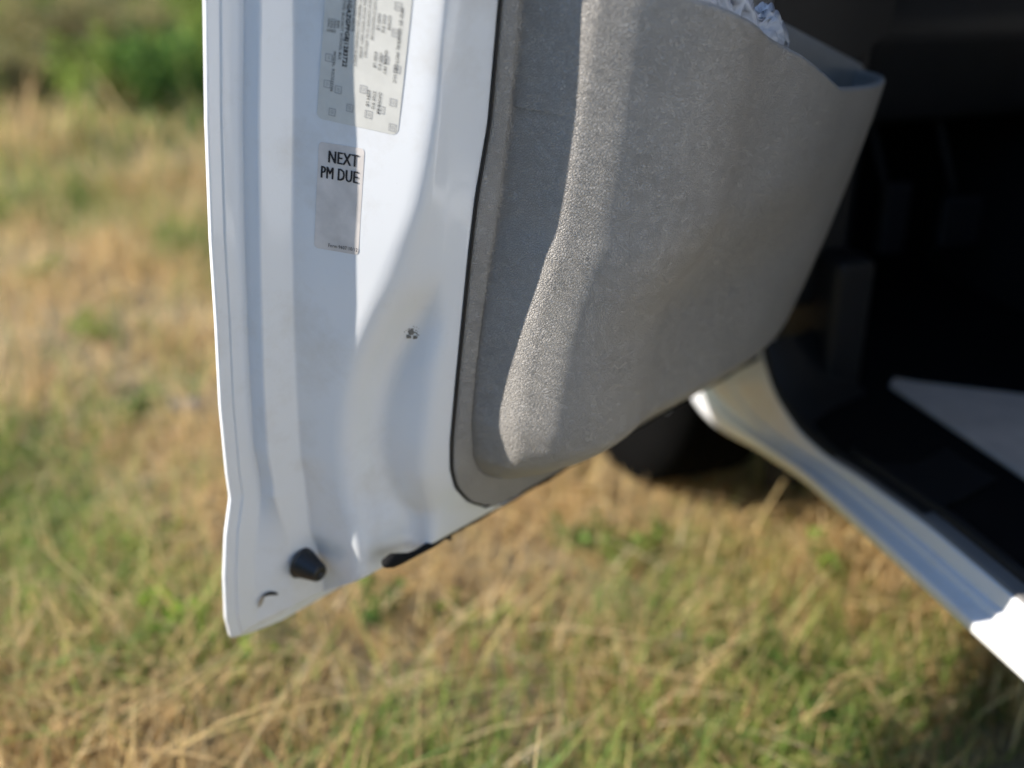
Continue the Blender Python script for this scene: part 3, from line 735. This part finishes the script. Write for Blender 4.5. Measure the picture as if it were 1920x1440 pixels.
SHRUB_AT = [(-0.795, 6.833, 0.34, 0.3, G3, 0.03, "low straw-coloured shrub with a dark gap under it, in the front row"), (-0.386, 6.599, 0.4, 0.3, G2, 0.03, "low yellow-green shrub in the front row between two darker gaps"), (-0.059, 6.408, 0.44, 0.28, G1, 0.032, "dark green shrub with a deep shadow under it, front row near the door edge"), (0.222, 6.853, 0.48, 0.4, G2, 0.032, "yellow-green shrub touching the outline of the door edge"), (-1.113, 6.93, 0.4, 0.4, G3, 0.03, "straw-coloured shrub at the outer end of the front row"), (-0.696, 8.002, 0.55, 0.5, G3, 0.035, "rounded tan shrub in the middle row"), (-0.224, 8.079, 0.5, 0.45, G3, 0.035, "tan and olive shrub in the middle row behind the dark green one"), (0.242, 8.675, 0.6, 0.5, G2, 0.035, "yellow-green shrub in the middle row by the door edge"), (-1.143, 8.838, 0.6, 0.5, G2, 0.035, "yellow-green shrub in the middle row behind the straw-coloured ones"), (-0.794, 11.992, 0.85, 0.7, G4, 0.06, "large bright lime-green shrub in the back row"), (0.267, 10.8, 0.8, 0.55, G4, 0.05, "bright green shrub in the back row close to the door edge"), (-0.28, 12.843, 0.9, 0.7, G3, 0.05, "tan brown shrub in the back row between the two bright green ones"), (-1.412, 12.922, 0.9, 0.7, G2, 0.05, "soft green shrub at the end of the back row"), (0.641, 10.112, 0.8, 0.7, G2, 0.05, "green shrub mostly hidden behind the open door")]
for px, py, h, sp, cols, ls, label in SHRUB_AT:
    leafy("shrub", (px, py, 0), h*1.35, sp, 1500, ls, cols, label, "shrub", "low shrubs beyond the grass")
# stones
M_stone = simple("pale_stone", (.38, .32, .25), .9, var=.3, scale=30, bump=.004, bscale=60)
for px, py, s_, label in [(0.767, 1.463, 0.028, "pale grey stone in the grass between the tyre and the sill's end"), (0.798, 1.865, 0.03, 'bluish grey stone just below the tyre'), (-0.059, 2.685, 0.045, 'largest pale stone, in a bare patch beside the door edge'), (0.423, 1.241, 0.03, "pale stone in the straw straight below the door's grey lining")]:
    th = np.linspace(0, 2*math.pi, 12, endpoint=False); P = []
    for ph in np.linspace(-1.3, 1.4, 8):
        P.append([(s_*math.cos(ph)*math.cos(a_)*(1+.18*math.sin(3*a_+px*9)), s_*.75*math.cos(ph)*math.sin(a_)*(1+.2*math.cos(2*a_+py*5)), s_*.5*math.sin(ph)*(1+.1*math.sin(5*a_))) for a_ in th])
    o = grid("stone", np.array(P), M_stone, closed=True, extra=lambda idx: [tuple(int(i) for i in idx[0][::-1]), tuple(int(i) for i in idx[-1])])
    o.location = (px, py, float(bumps(px, py))+s_*.25); tag(o, label, "stone", "stones in the grass")

# trees added out of view to block low sky light and shade the ground
M_bark = simple("bark", (.12, .09, .065), .9, var=.3, scale=25, bump=.01, bscale=30)
for px, py, h in [(-4.6, -5.6, 3.0), (-4.9, -3.4, 3.2), (-4.4, -1.3, 2.9), (-3.6, -7.6, 3.1), (-3.4, -1.0, 2.3), (-10.2, .2, 4.3), (-11.4, 3.3, 4.8), (-11.6, 6.8, 4.6), (-12.0, 10.4, 5.0), (-9.0, 14.0, 4.7), (-4.5, 21.0, 5.4), (1.5, 24.0, 5.8)]:
    o = empty("tree", (px, py, 0)); tag(o, "broad leafy tree added out of view to block light", "tree", "trees added out of view to block light")
    tube("trunk", [(0, 0, -.1), (.05, .03, h*.3), (.0, .08, h*.62)], [.16, .11, .06], M_bark, o, 8)
    m = 2600; c = rng.normal(0, 1, (26, 3)); c /= np.linalg.norm(c, axis=1)[:, None]
    ctr = np.array([0, 0, h*.56]) + c*np.array([h*.42, h*.42, h*.34])*rng.uniform(.5, 1, (26, 1))
    pts = ctr[rng.integers(0, 26, m)] + rng.normal(0, h*.085, (m, 3))
    nrm = rng.normal(0, 1, (m, 3)); nrm /= np.linalg.norm(nrm, axis=1)[:, None]
    d = np.cross(nrm, rng.normal(0, 1, (m, 3))); d /= np.linalg.norm(d, axis=1)[:, None]; e = np.cross(nrm, d); ls = .17*rng.uniform(.6, 1.4, m)[:, None]
    V = np.stack([pts-d*ls, pts+e*ls*.5, pts+d*ls, pts-e*ls*.5], 1).reshape(-1, 3)
    fo = mesh("crown", V, np.arange(m*4).reshape(m, 4), M_grass, o, smooth=False)
    ca = fo.data.color_attributes.new("tint", 'FLOAT_COLOR', 'POINT'); C = np.ones((m, 4, 4)); C[:, :, :3] = (np.array(G1)[rng.integers(0, 3, m)]*rng.uniform(.6, 1.2, m)[:, None])[:, None]
    ca.data.foreach_set("color", C.reshape(-1))
